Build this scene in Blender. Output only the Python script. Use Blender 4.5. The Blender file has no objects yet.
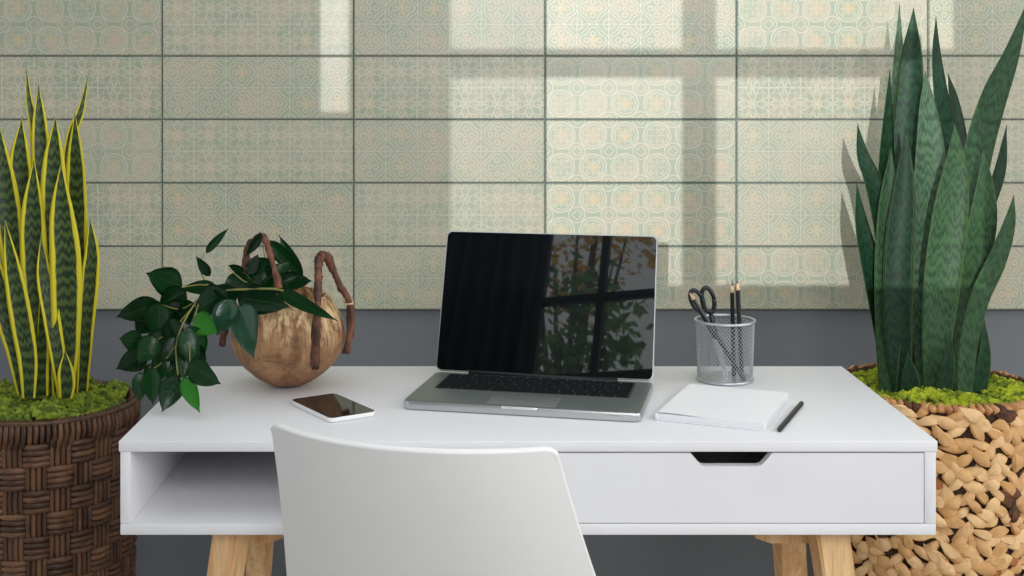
import bpy, bmesh, math, random
from mathutils import Vector, Matrix, Euler, noise

# ------------------------------------------------------------------ camera, sky, sun, exposure
S = bpy.context.scene
COL = S.collection
CAMZ, F, VX, VY = 1.27, 1312.0, 480.0, 83.0          # eye height, focal length (px), vanishing point
cam_d = bpy.data.cameras.new('camera'); cam = bpy.data.objects.new('camera', cam_d); COL.objects.link(cam)
cam.location = (0, 0, CAMZ); cam.rotation_euler = (math.pi/2, 0, 0)
cam_d.sensor_width = 36.0; cam_d.lens = F/1024*36
cam_d.shift_x = (512-VX)/1024; cam_d.shift_y = -(288-VY)/1024
cam_d.clip_start = .05; cam_d.clip_end = 200
S.camera = cam
S.view_settings.view_transform = 'Standard'; S.view_settings.look = 'None'
S.view_settings.gamma = 1; S.view_settings.use_curve_mapping = False
S.view_settings.exposure = 0.25
try: S.cycles.use_denoising = True
except Exception: pass

W = bpy.data.worlds.new('sky'); S.world = W; W.use_nodes = True
W.node_tree.nodes['Background'].inputs[0].default_value = (.93, .97, 1.0, 1)
W.node_tree.nodes['Background'].inputs[1].default_value = .72

SUNX, SUNZ = .176, -.14                              # sun travels (SUNX, 1, SUNZ)
sd = bpy.data.lights.new('sun', 'SUN'); sd.energy = 1.75; sd.angle = math.radians(.22); sd.color = (.99, .985, 1)
so = bpy.data.objects.new('sun', sd); COL.objects.link(so)
so.rotation_euler = Vector((SUNX, 1, SUNZ)).to_track_quat('-Z', 'Y').to_euler(); so.location = (-1, -6, 3)

def area(name, loc, target, sx, sy, power, color):
    d = bpy.data.lights.new(name, 'AREA'); d.shape = 'RECTANGLE'; d.size = sx; d.size_y = sy
    d.energy = power; d.color = color
    o = bpy.data.objects.new(name, d); COL.objects.link(o); o.location = loc
    o.rotation_euler = (Vector(target)-Vector(loc)).to_track_quat('-Z', 'Y').to_euler()
    return o
area('fill_right', (2.9, .7, 2.1), (.2, 2.3, .8), 1.6, 1.8, 26, (1, .98, .95))  # added soft fill lamp from the right, no window is built there
area('fill_front', (.55, -.44, 1.75), (.1, 2.3, .8), 1.7, 1.1, 34, (.99, .99, 1))  # added fill lamp inside the window wall, brightens surfaces facing the viewer

# ------------------------------------------------------------------ helpers
PI = math.pi
R = random.Random(7)
YW = 2.9                                             # tiled wall
TOP = .746                                           # desk top height
def at(px, py, Y): return Vector(((px-VX)/F*Y, Y, CAMZ-(py-VY)/F*Y))
def smooth(me, on=True):
    for p in me.polygons: p.use_smooth = on
def link(name, me, mat, parent=None):
    o = bpy.data.objects.new(name, me); COL.objects.link(o)
    for m in (mat if isinstance(mat, (list, tuple)) else [mat]): me.materials.append(m)
    if parent is not None: o.parent = parent
    return o
def obj(name, bm, mat, parent=None, sm=True, auto=None):
    me = bpy.data.meshes.new(name); bm.to_mesh(me); bm.free()
    if auto is not None:
        smooth(me); me.set_sharp_from_angle(angle=math.radians(auto))
    else: smooth(me, sm)
    return link(name, me, mat, parent)
def thing(name, label, cat, loc=(0, 0, 0), rz=0, group=None):
    o = bpy.data.objects.new(name, None); COL.objects.link(o); o.location = loc; o.rotation_euler = (0, 0, rz)
    o.empty_display_size = .1
    o['label'] = label; o['category'] = cat
    if group: o['group'] = group
    return o
def tag(o, label, cat, group=None):
    o['label'] = label; o['category'] = cat
    if group: o['group'] = group
    return o
def box(bm, c, s, bev=0, rot=None, seg=2):
    r = bmesh.ops.create_cube(bm, size=1)
    M = Matrix.Translation(c) @ (rot if rot is not None else Matrix.Identity(4)) @ Matrix.Diagonal((s[0], s[1], s[2], 1))
    bmesh.ops.transform(bm, matrix=M, verts=r['verts'])
    if bev:
        es = list({e for v in r['verts'] for e in v.link_edges})
        bmesh.ops.bevel(bm, geom=es, offset=bev, segments=seg, profile=.5, affect='EDGES')
    return bm
def bbox(x0, x1, y0, y1, z0, z1, bev=0, bm=None):
    bm = bm or bmesh.new()
    return box(bm, ((x0+x1)/2, (y0+y1)/2, (z0+z1)/2), (x1-x0, y1-y0, z1-z0), bev)
def loft(bm, rings, close=True, cap=True):
    vs = [[bm.verts.new(p) for p in ring] for ring in rings]
    n = len(vs[0])
    for a, b in zip(vs, vs[1:]):
        for i in range(n if close else n-1):
            j = (i+1) % n
            bm.faces.new((a[i], a[j], b[j], b[i]))
    if cap and close:
        bm.faces.new(list(reversed(vs[0]))); bm.faces.new(vs[-1])
    return vs
def spline(pts, n):
    P = [Vector(p) for p in pts]; out = []
    m = len(P)-1
    for k in range(n+1):
        t = k/n*m; i = min(int(t), m-1); u = t-i
        p0 = P[i-1] if i > 0 else P[0]*2-P[1]; p1 = P[i]; p2 = P[i+1]
        p3 = P[i+2] if i+2 <= m else P[m]*2-P[m-1]
        out.append(.5*((2*p1)+(p2-p0)*u+(2*p0-5*p1+4*p2-p3)*u*u+(3*p1-p0-3*p2+p3)*u**3))
    return out
def tube(bm, pts, rad, seg=8, rough=0, seed=0):
    pts = [Vector(p) for p in pts]; rings = []; up = Vector((.13, .31, .94))
    N = len(pts)
    for i, p in enumerate(pts):
        t = (pts[min(i+1, N-1)]-pts[max(i-1, 0)]).normalized()
        a = t.cross(up)
        if a.length < 1e-3: a = t.cross(Vector((1, 0, 0)))
        a.normalize(); b = t.cross(a); up = b.cross(t) if i == 0 else up
        r = rad(i/(N-1)) if callable(rad) else rad
        ring = []
        for k in range(seg):
            th = 2*PI*k/seg
            rr = r*(1+rough*noise.noise(Vector((k*.9+seed, i*.6, seed*3.1))))
            ring.append(p+a*math.cos(th)*rr+b*math.sin(th)*rr)
        rings.append(ring)
    loft(bm, rings); return bm
def lathe(bm, prof, seg=48, c=(0, 0, 0), closed=False):
    rings = [[Vector((c[0]+r*math.cos(2*PI*k/seg), c[1]+r*math.sin(2*PI*k/seg), c[2]+z)) for k in range(seg)] for r, z in prof]
    loft(bm, rings, cap=not closed)
    return bm
def rrect(w, d, r, n=5):
    out = []
    for cx, cy, a0 in ((w/2-r, d/2-r, 0), (-w/2+r, d/2-r, 90), (-w/2+r, -d/2+r, 180), (w/2-r, -d/2+r, 270)):
        for k in range(n+1):
            a = math.radians(a0+90*k/n); out.append((cx+r*math.cos(a), cy+r*math.sin(a)))
    return out
def slab(bm, w, d, r, z0, z1, e=.0008, c=(0, 0)):
    P = rrect(w, d, r); rings = []
    for z, q in ((z0, e), (z0+e*.3, e*.3), (z0+e, 0), (z1-e, 0), (z1-e*.3, e*.3), (z1, e)):
        fx = (w-2*q)/w; fy = (d-2*q)/d
        rings.append([Vector((c[0]+x*fx, c[1]+y*fy, z)) for x, y in P])
    loft(bm, rings); return bm

# ------------------------------------------------------------------ material helpers
def srgb(r, g, b):
    f = lambda v: (v/255/12.92) if v/255 <= .04045 else ((v/255+.055)/1.055)**2.4
    return (f(r), f(g), f(b), 1)
class N:
    """tiny expression wrapper over shader nodes"""
    nt = None
    def __init__(s, sock): s.s = sock
    @staticmethod
    def new(t, **kw):
        n = N.nt.nodes.new(t)
        for k, v in kw.items(): setattr(n, k, v)
        return n
    @staticmethod
    def put(inp, v):
        if isinstance(v, N): N.nt.links.new(v.s, inp)
        else: inp.default_value = v
    @staticmethod
    def m(op, *a, clamp=False):
        n = N.new('ShaderNodeMath', operation=op, use_clamp=clamp)
        for i, v in enumerate(a): N.put(n.inputs[i], v)
        return N(n.outputs[0])
    def __add__(s, o): return N.m('ADD', s, o)
    __radd__ = __add__
    def __sub__(s, o): return N.m('SUBTRACT', s, o)
    def __rsub__(s, o): return N.m('SUBTRACT', o, s)
    def __mul__(s, o): return N.m('MULTIPLY', s, o)
    __rmul__ = __mul__
    def __truediv__(s, o): return N.m('DIVIDE', s, o)
    def abs(s): return N.m('ABSOLUTE', s)
    def mx(s, o): return N.m('MAXIMUM', s, o)
    def mn(s, o): return N.m('MINIMUM', s, o)
    def ramp(s, a, b, c=0., d=1.):
        n = N.new('ShaderNodeMapRange', interpolation_type='SMOOTHSTEP')
        N.put(n.inputs[0], s)
        for i, v in enumerate((a, b, c, d)): n.inputs[i+1].default_value = v
        return N(n.outputs[0])
def mixc(f, a, b, mode='MIX'):
    n = N.new('ShaderNodeMix', data_type='RGBA', blend_type=mode)
    N.put(n.inputs[0], f)
    for i, v in ((6, a), (7, b)): N.put(n.inputs[i], v)
    return N(n.outputs[2])
def coord(kind='Object'):
    return N(N.new('ShaderNodeTexCoord').outputs[kind])
def mapping(v, scale=(1, 1, 1), rot=(0, 0, 0), loc=(0, 0, 0)):
    n = N.new('ShaderNodeMapping'); N.put(n.inputs['Vector'], v)
    n.inputs['Scale'].default_value = scale; n.inputs['Rotation'].default_value = rot; n.inputs['Location'].default_value = loc
    return N(n.outputs[0])
def nz(v, scale=5, detail=3, rough=.5, dist=0):
    n = N.new('ShaderNodeTexNoise'); N.put(n.inputs['Vector'], v)
    n.inputs['Scale'].default_value = scale; n.inputs['Detail'].default_value = detail
    n.inputs['Roughness'].default_value = rough; n.inputs['Distortion'].default_value = dist
    return N(n.outputs[0])
def sep(v):
    n = N.new('ShaderNodeSeparateXYZ'); N.put(n.inputs[0], v)
    return N(n.outputs[0]), N(n.outputs[1]), N(n.outputs[2])
def attr(name):
    n = N.new('ShaderNodeAttribute', attribute_name=name); return n
def bump(h, strength=.5, dist=.001):
    n = N.new('ShaderNodeBump'); n.inputs['Strength'].default_value = strength; n.inputs['Distance'].default_value = dist
    N.put(n.inputs['Height'], h); return N(n.outputs[0])
def mat(name, build=None, color=(.5, .5, .5, 1), rough=.5, metal=0, spec=.5, coat=0):
    m = bpy.data.materials.new(name); m.use_nodes = True; N.nt = m.node_tree
    b = m.node_tree.nodes['Principled BSDF']
    b.inputs['Base Color'].default_value = color; b.inputs['Roughness'].default_value = rough
    b.inputs['Metallic'].default_value = metal; b.inputs['Specular IOR Level'].default_value = spec
    b.inputs['Coat Weight'].default_value = coat
    if build:
        r = build(b) or {}
        for k, v in r.items(): N.put(b.inputs[k], v)
    return m
def mottled(name, c1, c2, rough=.5, scale=8, stretch=(1, 1, 1), bmp=0, detail=4, lo=.35, hi=.65, spec=.5, metal=0, bs=None, coat=0):
    def f(b):
        v = mapping(coord(), stretch); n = nz(v, scale, detail, .6)
        d = {'Base Color': mixc(n.ramp(lo, hi), c1, c2)}
        if bmp: d['Normal'] = bump(nz(v, bs or scale*4, 3), bmp, .002)
        return d
    return mat(name, f, rough=rough, spec=spec, metal=metal, coat=coat)

M = {}
M['paint'] = mottled('grey_wall_paint', srgb(119, 124, 129), srgb(114, 119, 124), .75, 2.0, bmp=.05, bs=220)
M['rear_paint'] = mottled('dark_wall_paint', srgb(84, 90, 94), srgb(80, 86, 90), .8, 2.0)
M['floor'] = mottled('wood_floor', srgb(196, 192, 186), srgb(180, 176, 170), .5, 6, (1, .1, 1))
M['grout'] = mottled('grout', srgb(116, 130, 130), srgb(104, 120, 120), .8, 60)
M['white'] = mottled('white_lacquer', srgb(233, 233, 236), srgb(229, 229, 232), .42, 3, bmp=.03, bs=90, spec=.36)
M['chair'] = mottled('chair_plastic', srgb(238, 238, 237), srgb(234, 234, 233), .5, 3, bmp=.04, bs=300)
M['alu'] = mat('aluminium', color=srgb(190, 193, 194), rough=.32, metal=.85)
M['alu_dark'] = mat('aluminium_deck', color=srgb(132, 140, 138), rough=.42, metal=.75)
M['steel'] = mat('silver_wire', color=srgb(196, 200, 204), rough=.35, metal=.8)
M['screen'] = mat('glossy_black_glass', color=(.0022, .0035, .004, 1), rough=.015, spec=1.0)
M['screen'].node_tree.nodes['Principled BSDF'].inputs['IOR'].default_value = 1.62
M['key'] = mat('black_key', color=(.007, .008, .010, 1), rough=.7, spec=.12)
M['well'] = mat('key_well', color=(.05, .055, .055, 1), rough=.5, metal=.4)
M['black'] = mat('black_plastic', color=(.012, .012, .014, 1), rough=.35)
M['blackpaint'] = mat('black_pencil_lacquer', color=(.014, .014, .016, 1), rough=.4)
M['wood_tip'] = mat('bare_pencil_wood', color=srgb(214, 178, 140), rough=.7)
M['graphite'] = mat('graphite', color=(.05, .05, .055, 1), rough=.4)
M['phone_glass'] = mat('phone_glass', color=(.010, .009, .008, 1), rough=.06, spec=.5)
M['phone_body'] = mat('phone_body', color=srgb(232, 232, 232), rough=.3)
M['cover'] = mat('notebook_cover', color=srgb(226, 226, 230), rough=.5)
M['vine_stem'] = mottled('vine_stem', srgb(150, 140, 70), srgb(96, 104, 48), .55, 20)
M['iron'] = mat('window_frame_paint', color=(.018, .021, .024, 1), rough=.5)
M['curtain'] = mat('dark_curtain', color=(.012, .016, .018, 1), rough=.9)
M['trunk'] = mottled('tree_bark', srgb(92, 80, 66), srgb(60, 50, 40), .9, 8)
def glass(b):
    nt = N.nt; out = nt.nodes['Material Output']
    t = nt.nodes.new('ShaderNodeBsdfTransparent'); g = nt.nodes.new('ShaderNodeBsdfGlossy'); g.inputs['Roughness'].default_value = .02
    mx = nt.nodes.new('ShaderNodeMixShader'); mx.inputs[0].default_value = .05
    nt.links.new(t.outputs[0], mx.inputs[1]); nt.links.new(g.outputs[0], mx.inputs[2]); nt.links.new(mx.outputs[0], out.inputs[0])
M['pane'] = mat('window_glass', glass)
def sun_dim(b):
    glass(b); N.nt.nodes['Transparent BSDF'].inputs[0].default_value = (.78, .78, .77, 1)  # tinted clear sheet, added to weaken sun passing through it
M['sun_dim'] = mat('sun_dimming_sheet', sun_dim)

def paper(b):
    x, y, z = sep(coord())
    gx = N.m('FRACT', x*200.).ramp(0., .09, 1., 0.); gy = N.m('FRACT', y*200.).ramp(0., .09, 1., 0.)
    return {'Base Color': mixc(gx.mx(gy)*.14, srgb(250, 250, 253), srgb(176, 178, 204))}
M['paper'] = mat('grid_paper', paper, rough=.45)
M['pages'] = mottled('page_edges', srgb(236, 236, 238), srgb(222, 222, 226), .85, 4, (1, 1, 900), lo=.4, hi=.6)

def legwood(b):
    v = mapping(coord(), (26, 26, 1.6)); n = nz(v, 1.6, 5, .6, .6)
    fine = nz(mapping(coord(), (260, 260, 7)), 1, 3)
    c = mixc(n.ramp(.3, .7), srgb(236, 198, 146), srgb(206, 154, 100))
    return {'Base Color': mixc(fine.ramp(.5, .8)*.4, c, srgb(150, 100, 62)), 'Normal': bump(fine, .1, .0005)}
M['legwood'] = mat('light_oak', legwood, rough=.55)

def tilemat(b):
    uv = N.new('ShaderNodeUVMap', uv_map='UVMap').outputs[0]
    u, v, _ = sep(N(uv)); kind = N(attr('kind').outputs['Fac']); tone = N(attr('tone').outputs['Fac'])
    u0 = u+(nz(N(uv), 3.1, 3, .6)-.5)*.09; v0 = v+(nz(mapping(N(uv), loc=(5, 9, 2)), 3.1, 3, .6)-.5)*.09
    X = ((N.m('FRACT', u0)-.5)*2.).abs(); Y = ((N.m('FRACT', v0)-.5)*2.).abs()
    r2 = X*X+Y*Y; r = N.m('SQRT', r2); c2 = (X*X-Y*Y)/(r2+.0005); c4 = c2*c2*2.-1.; c8 = c4*c4*2.-1.
    mxx = X.mx(Y); mnn = X.mn(Y)
    st = lambda f, w=.05: f.abs().ramp(w*.2, w*1.35, 1., 0.)
    dc = (1.-X)+(1.-Y)
    rc = N.m('SQRT', (1.-X)*(1.-X)+(1.-Y)*(1.-Y))
    # circles with a crossed petal flower and corner diamonds
    A = st(r-.83, .05).mx(st(r-.66, .035)).mx(st(dc-.32, .045)).mx(st(rc-.5, .04)).mx(st(r-(.30-.24*c4), .05)).mx(st(mnn-.0, .03)*(r.ramp(.2, .25)*r.ramp(.5, .55, 1., 0.)))
    # long rayed star
    B = st(mnn-mxx*.45, .05).mx(st(mxx-.98, .04)*1.).mx(st(r-(.52+.30*c4), .05)).mx(st(dc-.55, .045)).mx(st(X+Y-.33, .04)).mx(st(mnn-mxx*.12, .035)*r.ramp(.45, .55)).mx(st(r-(.80+.12*c8), .04))
    # rosette of lobes
    ra = N.m('SQRT', (mxx-.42)*(mxx-.42)+mnn*mnn)
    C = st(r-(.70+.12*c4), .05).mx(st(r-(.90+.10*c4), .04)).mx(st(ra-.15, .045)).mx(st(r-.12, .04)).mx(st(rc-.34, .045)).mx(st(mxx-.99, .03))
    isB = kind.ramp(.5, .6)*kind.ramp(1.4, 1.5, 1., 0.); isC = kind.ramp(1.5, 1.6); isA = kind.ramp(.4, .5, 1., 0.)
    line = A*isA+B*isB+C*isC
    w = nz(N(uv), .8, 3, .6); w2 = nz(mapping(N(uv), (1, 1, 1), loc=(7, 3, 0)), .45, 2, .5)
    green = srgb(146, 163, 140); grey = srgb(174, 170, 148); ochre = srgb(206, 182, 128); rose = srgb(204, 172, 142)
    bg = mixc(w.ramp(.40, .60), green, grey)
    centre = (1.-r.ramp(.05, .55))
    bg = mixc(centre*w2.ramp(.42, .56)*.85, bg, mixc(w.ramp(.4, .6), ochre, rose))
    bg = mixc(st(mxx-.97, .06)*.5, bg, srgb(130, 156, 134))
    relief_shade = (line*1.).ramp(.02, .5)-line.ramp(.5, .9)  # dark edge beside each stroke, relief shading put into the colour
    col = mixc(relief_shade*.35, bg, srgb(126, 130, 106)); col = mixc(line*.8, col, srgb(212, 205, 182))
    col = mixc(.72, col, mixc(tone, srgb(188, 192, 166), srgb(202, 198, 176)))if False else mixc(tone*.25, col, srgb(205, 203, 182))
    worn = nz(N(uv), 2.2, 4, .7).ramp(.52, .78)
    col = mixc(.22, col, srgb(190, 186, 168))
    col = mixc(worn*.35, col, srgb(200, 200, 180))
    return {'Base Color': col, 'Normal': bump(line, .10, .0010)}
M['tile'] = mat('relief_tile', tilemat, rough=.33, spec=.5)

def snake(b):
    uv = N(N.new('ShaderNodeUVMap', uv_map='UVMap').outputs[0]); u, v, _ = sep(uv)
    rnd = N(N.new('ShaderNodeObjectInfo').outputs['Random'])
    a = (u-.5).abs()
    wob = nz(mapping(uv, (5, 9, 1)), 1.0, 3, .6); wob2 = nz(mapping(uv, (2.2, 40, 1)), 1.2, 4, .65, .6)
    ph = v*250.+wob*26.+rnd*40.+a*3.5
    band = N.m('SINE', ph)*.5+.5
    k = (band*.34+wob2*1.0).ramp(.48, .92)*.8
    base = mixc(rnd, DK[0], DK[1])
    lite = mixc(rnd, DK[2], DK[3])
    c = mixc(k, lite, base)
    c = mixc(a.ramp(.44, .5)*.5, c, srgb(104, 124, 62))
    return {'Base Color': c, 'Normal': bump(nz(mapping(uv, (90, 6, 1)), 1, 2), .15, .001)}
DK = [srgb(9, 29, 20), srgb(15, 40, 27), srgb(23, 56, 35), srgb(36, 74, 46)]
M['snake'] = mat('snake_leaf', snake, rough=.5, spec=.28)
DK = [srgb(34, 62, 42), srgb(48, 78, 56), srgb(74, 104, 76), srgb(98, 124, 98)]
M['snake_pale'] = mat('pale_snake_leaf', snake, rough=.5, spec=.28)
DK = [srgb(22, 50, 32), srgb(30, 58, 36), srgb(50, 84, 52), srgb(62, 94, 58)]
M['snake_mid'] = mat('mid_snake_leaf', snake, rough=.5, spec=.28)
def snakeY(b):
    uv = N(N.new('ShaderNodeUVMap', uv_map='UVMap').outputs[0]); u, v, _ = sep(uv)
    rnd = N(N.new('ShaderNodeObjectInfo').outputs['Random'])
    a = (u-.5).abs()+(nz(mapping(uv, (1, 14, 1)), 1.3, 3)-.5)*.12
    wob = nz(mapping(uv, (6, 12, 1)), 1.0, 3, .6)
    band = (N.m('SINE', v*300.+wob*14.+rnd*30.)*.5+.5)*.6+nz(mapping(uv, (3, 60, 1)), 1, 3)*.6
    c = mixc(band.ramp(.4, .8), srgb(30, 50, 24), srgb(72, 92, 42))
    c = mixc(a.ramp(.30, .36), c, srgb(222, 208, 44))
    return {'Base Color': c}
M['snakeY'] = mat('yellow_edged_leaf', snakeY, rough=.4, spec=.4)

def vine(dark, lite):
    def f(b):
        uv = N(N.new('ShaderNodeUVMap', uv_map='UVMap').outputs[0]); u, v, _ = sep(uv)
        rnd = N(N.new('ShaderNodeObjectInfo').outputs['Random'])
        a = (u-.5).abs()
        vein = (N.m('FRACT', v*6.-a*2.5)-.5).abs().ramp(.0, .06, 1., 0.)*.3
        c = mixc(rnd, dark, lite); c = mixc(a.ramp(0., .025, 1., 0.)*.3+vein*.22, c, srgb(92, 140, 70))
        return {'Base Color': c, 'Normal': bump(vein*-1.+nz(uv, 9, 2)*.6, .25, .002)}
    return f
M['vine'] = mat('dark_vine_leaf', vine(srgb(8, 46, 22), srgb(24, 80, 34)), rough=.24, spec=.5)
M['vine_gloss'] = mat('glossy_vine_leaf', vine(srgb(40, 84, 60), srgb(60, 104, 80)), rough=.12, spec=.9)  # paler than the other leaves, part of the sheen is in the colour
M['vine_bright'] = mat('fresh_vine_leaf', vine(srgb(46, 128, 30), srgb(64, 148, 42)), rough=.35, spec=.4)
M['moss'] = mottled('moss', srgb(168, 180, 36), srgb(92, 112, 24), .95, 40, bmp=.8, lo=.4, hi=.62)
M['moss_dark'] = mottled('moss_dull', srgb(134, 150, 40), srgb(70, 88, 26), .95, 45, bmp=.8, lo=.4, hi=.62)

def chips(b):
    g = N(N.new('ShaderNodeNewGeometry').outputs['Random Per Island'])
    v = coord(); n = nz(v, 55, 4, .65)
    c = mixc(g.ramp(.0, 1.), srgb(210, 162, 106), srgb(238, 200, 148))
    c = mixc(g.ramp(.975, .98), c, srgb(164, 104, 60))
    c = mixc(n.ramp(.5, .76)*.55, c, srgb(170, 118, 70))
    fib = nz(mapping(v, (1, 1, 1), (0, .5, 0)), 260, 2)
    return {'Base Color': c, 'Normal': bump(fib, .3, .001)}
M['chips'] = mat('water_hyacinth', chips, rough=.6, spec=.3)
M['rimfibre'] = mottled('rim_fibre', srgb(206, 156, 102), srgb(160, 104, 62), .6, 45, bmp=.4)
M['chip_dark'] = mottled('burnt_fibre', srgb(112, 68, 38), srgb(50, 30, 20), .7, 60)
M['basket_core'] = mottled('basket_core', srgb(84, 58, 36), srgb(52, 36, 24), .9, 30)
def weave(b):
    g = N(N.new('ShaderNodeNewGeometry').outputs['Random Per Island'])
    n = nz(coord(), 38, 4, .6)
    c = mixc(g, srgb(70, 46, 32), srgb(124, 88, 62)); c = mixc(n.ramp(.42, .7)*.6, c, srgb(38, 26, 20))
    return {'Base Color': c, 'Normal': bump(nz(coord(), 240, 2), .3, .001)}
M['weave'] = mat('dark_rattan', weave, rough=.42, spec=.45)
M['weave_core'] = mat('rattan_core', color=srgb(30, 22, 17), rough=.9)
def coco(b):
    v = coord(); x, y, z = sep(v)
    streak = nz(mapping(v, (60, 60, 5)), 1.3, 4, .65); pat = nz(v, 22, 6, .7, .6)
    c = mixc(pat.ramp(.35, .65), srgb(178, 138, 98), srgb(134, 96, 66))
    up = z.ramp(.05, .13)
    c = mixc(streak.ramp(.46, .58)*up*.85, c, srgb(226, 196, 150))
    c = mixc(streak.ramp(.38, .46, 1., 0.)*up*.7, c, srgb(104, 68, 42))
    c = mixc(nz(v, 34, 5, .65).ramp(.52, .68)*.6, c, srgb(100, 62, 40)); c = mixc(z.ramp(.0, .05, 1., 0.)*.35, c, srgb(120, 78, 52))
    return {'Base Color': c, 'Normal': bump(streak*.8+pat+nz(v, 70, 4), .7, .004)}
M['coco'] = mat('coconut_husk', coco, rough=.55, spec=.35)
M['twig'] = mottled('twig_bark', srgb(128, 80, 58), srgb(58, 36, 27), .75, 60, (1, 1, .3), bmp=1., bs=160)

# ------------------------------------------------------------------ room
def struct(o): o['kind'] = 'structure'; return o
struct(obj('floor', bbox(-3.6, 3.6, -.5, 3.1, -.1, 0), M['floor'], sm=False))
wall = struct(obj('wall_back', bbox(-3.2, 3.2, YW+.02, YW+.2, 0, 2.7), M['paint'], sm=False))
TW, TH = .4233, .1403
TX0 = (162-VX)/F*YW; TZ0 = CAMZ-(310-VY)/F*YW
NX0, NX1, NZ = -5, 6, 12
obj('grout', bbox(TX0+NX0*TW, TX0+NX1*TW, YW+.004, YW+.02, TZ0, TZ0+NZ*TH), M['grout'], wall, sm=False)
bm = bmesh.new(); uvl = bm.loops.layers.uv.new('UVMap')
kl = bm.faces.layers.float.new('kind'); tl = bm.faces.layers.float.new('tone')
KT = {-1: (0, 1, 0, 1), 0: (1, 2, 1, 2), 1: (2, 1, 2, 1), 2: (2, 0, 0, 0), 3: (0, 1, 2, 2), 4: (2, 1, 1, 2)}
for i in range(NX0, NX1):
    for j in range(NZ):
        x0 = TX0+i*TW; z0 = TZ0+j*TH; g = .0013
        row = 4-j
        k = KT[i][row % 4] if i in KT and 0 <= row else (i*2+row) % 3
        if i == -1: k = (0, 1, 0, 1, 2)[row % 5]
        if i == 2 and row == 4: k = 0
        tone = R.random()
        X = [x0+g, x0+g+.0022, x0+TW-g-.0022, x0+TW-g]; Z = [z0+g, z0+g+.0022, z0+TH-g-.0022, z0+TH-g]
        Yd = [[YW+.006, YW+.0005], [YW+.0005, YW-.001]]
        vs = []
        def dd(a, b):
            e = (a in (0, 3))+(b in (0, 3)); return YW+.012 if False else (YW-.002+(.0035 if e else 0)+(.001 if e == 2 else 0))
        grid = [[bm.verts.new((X[a], dd(a, b), Z[b])) for b in range(4)] for a in range(4)]
        back = [[bm.verts.new((X[a], YW+.006, Z[b])) for b in (0, 3)] for a in (0, 3)]
        fs = []
        for a in range(3):
            for b in range(3):
                fs.append(bm.faces.new((grid[a][b], grid[a+1][b], grid[a+1][b+1], grid[a][b+1])))
        bo, to = [grid[a][0] for a in range(4)], [grid[a][3] for a in range(4)]
        le, ri = [grid[0][b] for b in range(4)], [grid[3][b] for b in range(4)]
        fs.append(bm.faces.new((*reversed(bo), back[0][0], back[1][0])))
        fs.append(bm.faces.new((*to, back[1][1], back[0][1])))
        fs.append(bm.faces.new((*le, back[0][1], back[0][0])))
        fs.append(bm.faces.new((*reversed(ri), back[1][0], back[1][1])))
        for f in fs:
            f[kl] = k; f[tl] = tone
            for l in f.loops:
                l[uvl].uv = ((l.vert.co.x-x0)/TW*6+i*12, (l.vert.co.z-z0)/TH*2+j*6)
obj('tile_panel', bm, M['tile'], wall, sm=False)

# window wall behind the viewer: the light pattern on the tiles and the reflection on the screen come from here
YR = -.5
def back(Xp, Zp): return Xp-(YW-YR)*SUNX, Zp-(YW-YR)*SUNZ
def sunpx(px, py): return back((px-VX)/F*YW, CAMZ-(py-VY)/F*YW)
wx = [sunpx(p, 0)[0] for p in (320, 349, 450, 681, 714, 953)]
wz = [sunpx(0, p)[1] for p in (285, 76, 48, -110)]
zs = sunpx(0, 112)[1]
holes = [(wx[0], wx[1], zs, wz[3]), (wx[2], wx[5], wz[0], wz[3]), (-1.16, -.31, 2.27, 3.06)]
def wall_with_holes(name, x0, x1, z0, z1, y0, y1, holes, m):
    xs = sorted({x0, x1, *[h[0] for h in holes], *[h[1] for h in holes]}); zsn = sorted({z0, z1, *[h[2] for h in holes], *[h[3] for h in holes]})
    inside = lambda a, c: any(h[0] <= a <= h[1] and h[2] <= c <= h[3] for h in holes)
    b = bmesh.new()
    solid = {}
    for i in range(len(xs)-1):
        for j in range(len(zsn)-1):
            solid[i, j] = not inside((xs[i]+xs[i+1])/2, (zsn[j]+zsn[j+1])/2)
    def q(*p): b.faces.new([b.verts.new(c) for c in p])
    for (i, j), s in solid.items():
        if not s: continue
        a0, a1, c0, c1 = xs[i], xs[i+1], zsn[j], zsn[j+1]
        q((a1, y1, c0), (a0, y1, c0), (a0, y1, c1), (a1, y1, c1)); q((a0, y0, c0), (a1, y0, c0), (a1, y0, c1), (a0, y0, c1))
        if not solid.get((i-1, j)): q((a0, y1, c0), (a0, y0, c0), (a0, y0, c1), (a0, y1, c1))
        if not solid.get((i+1, j)): q((a1, y0, c0), (a1, y1, c0), (a1, y1, c1), (a1, y0, c1))
        if not solid.get((i, j-1)): q((a0, y0, c0), (a0, y1, c0), (a1, y1, c0), (a1, y0, c0))
        if not solid.get((i, j+1)): q((a0, y1, c1), (a0, y0, c1), (a1, y0, c1), (a1, y1, c1))
    bmesh.ops.remove_doubles(b, verts=b.verts, dist=1e-5)
    return struct(obj(name, b, m, sm=False))
wall_with_holes('wall_front', -3.2, 3.2, 0, 3.9, YR-.012, YR, holes, M['rear_paint'])
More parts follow.
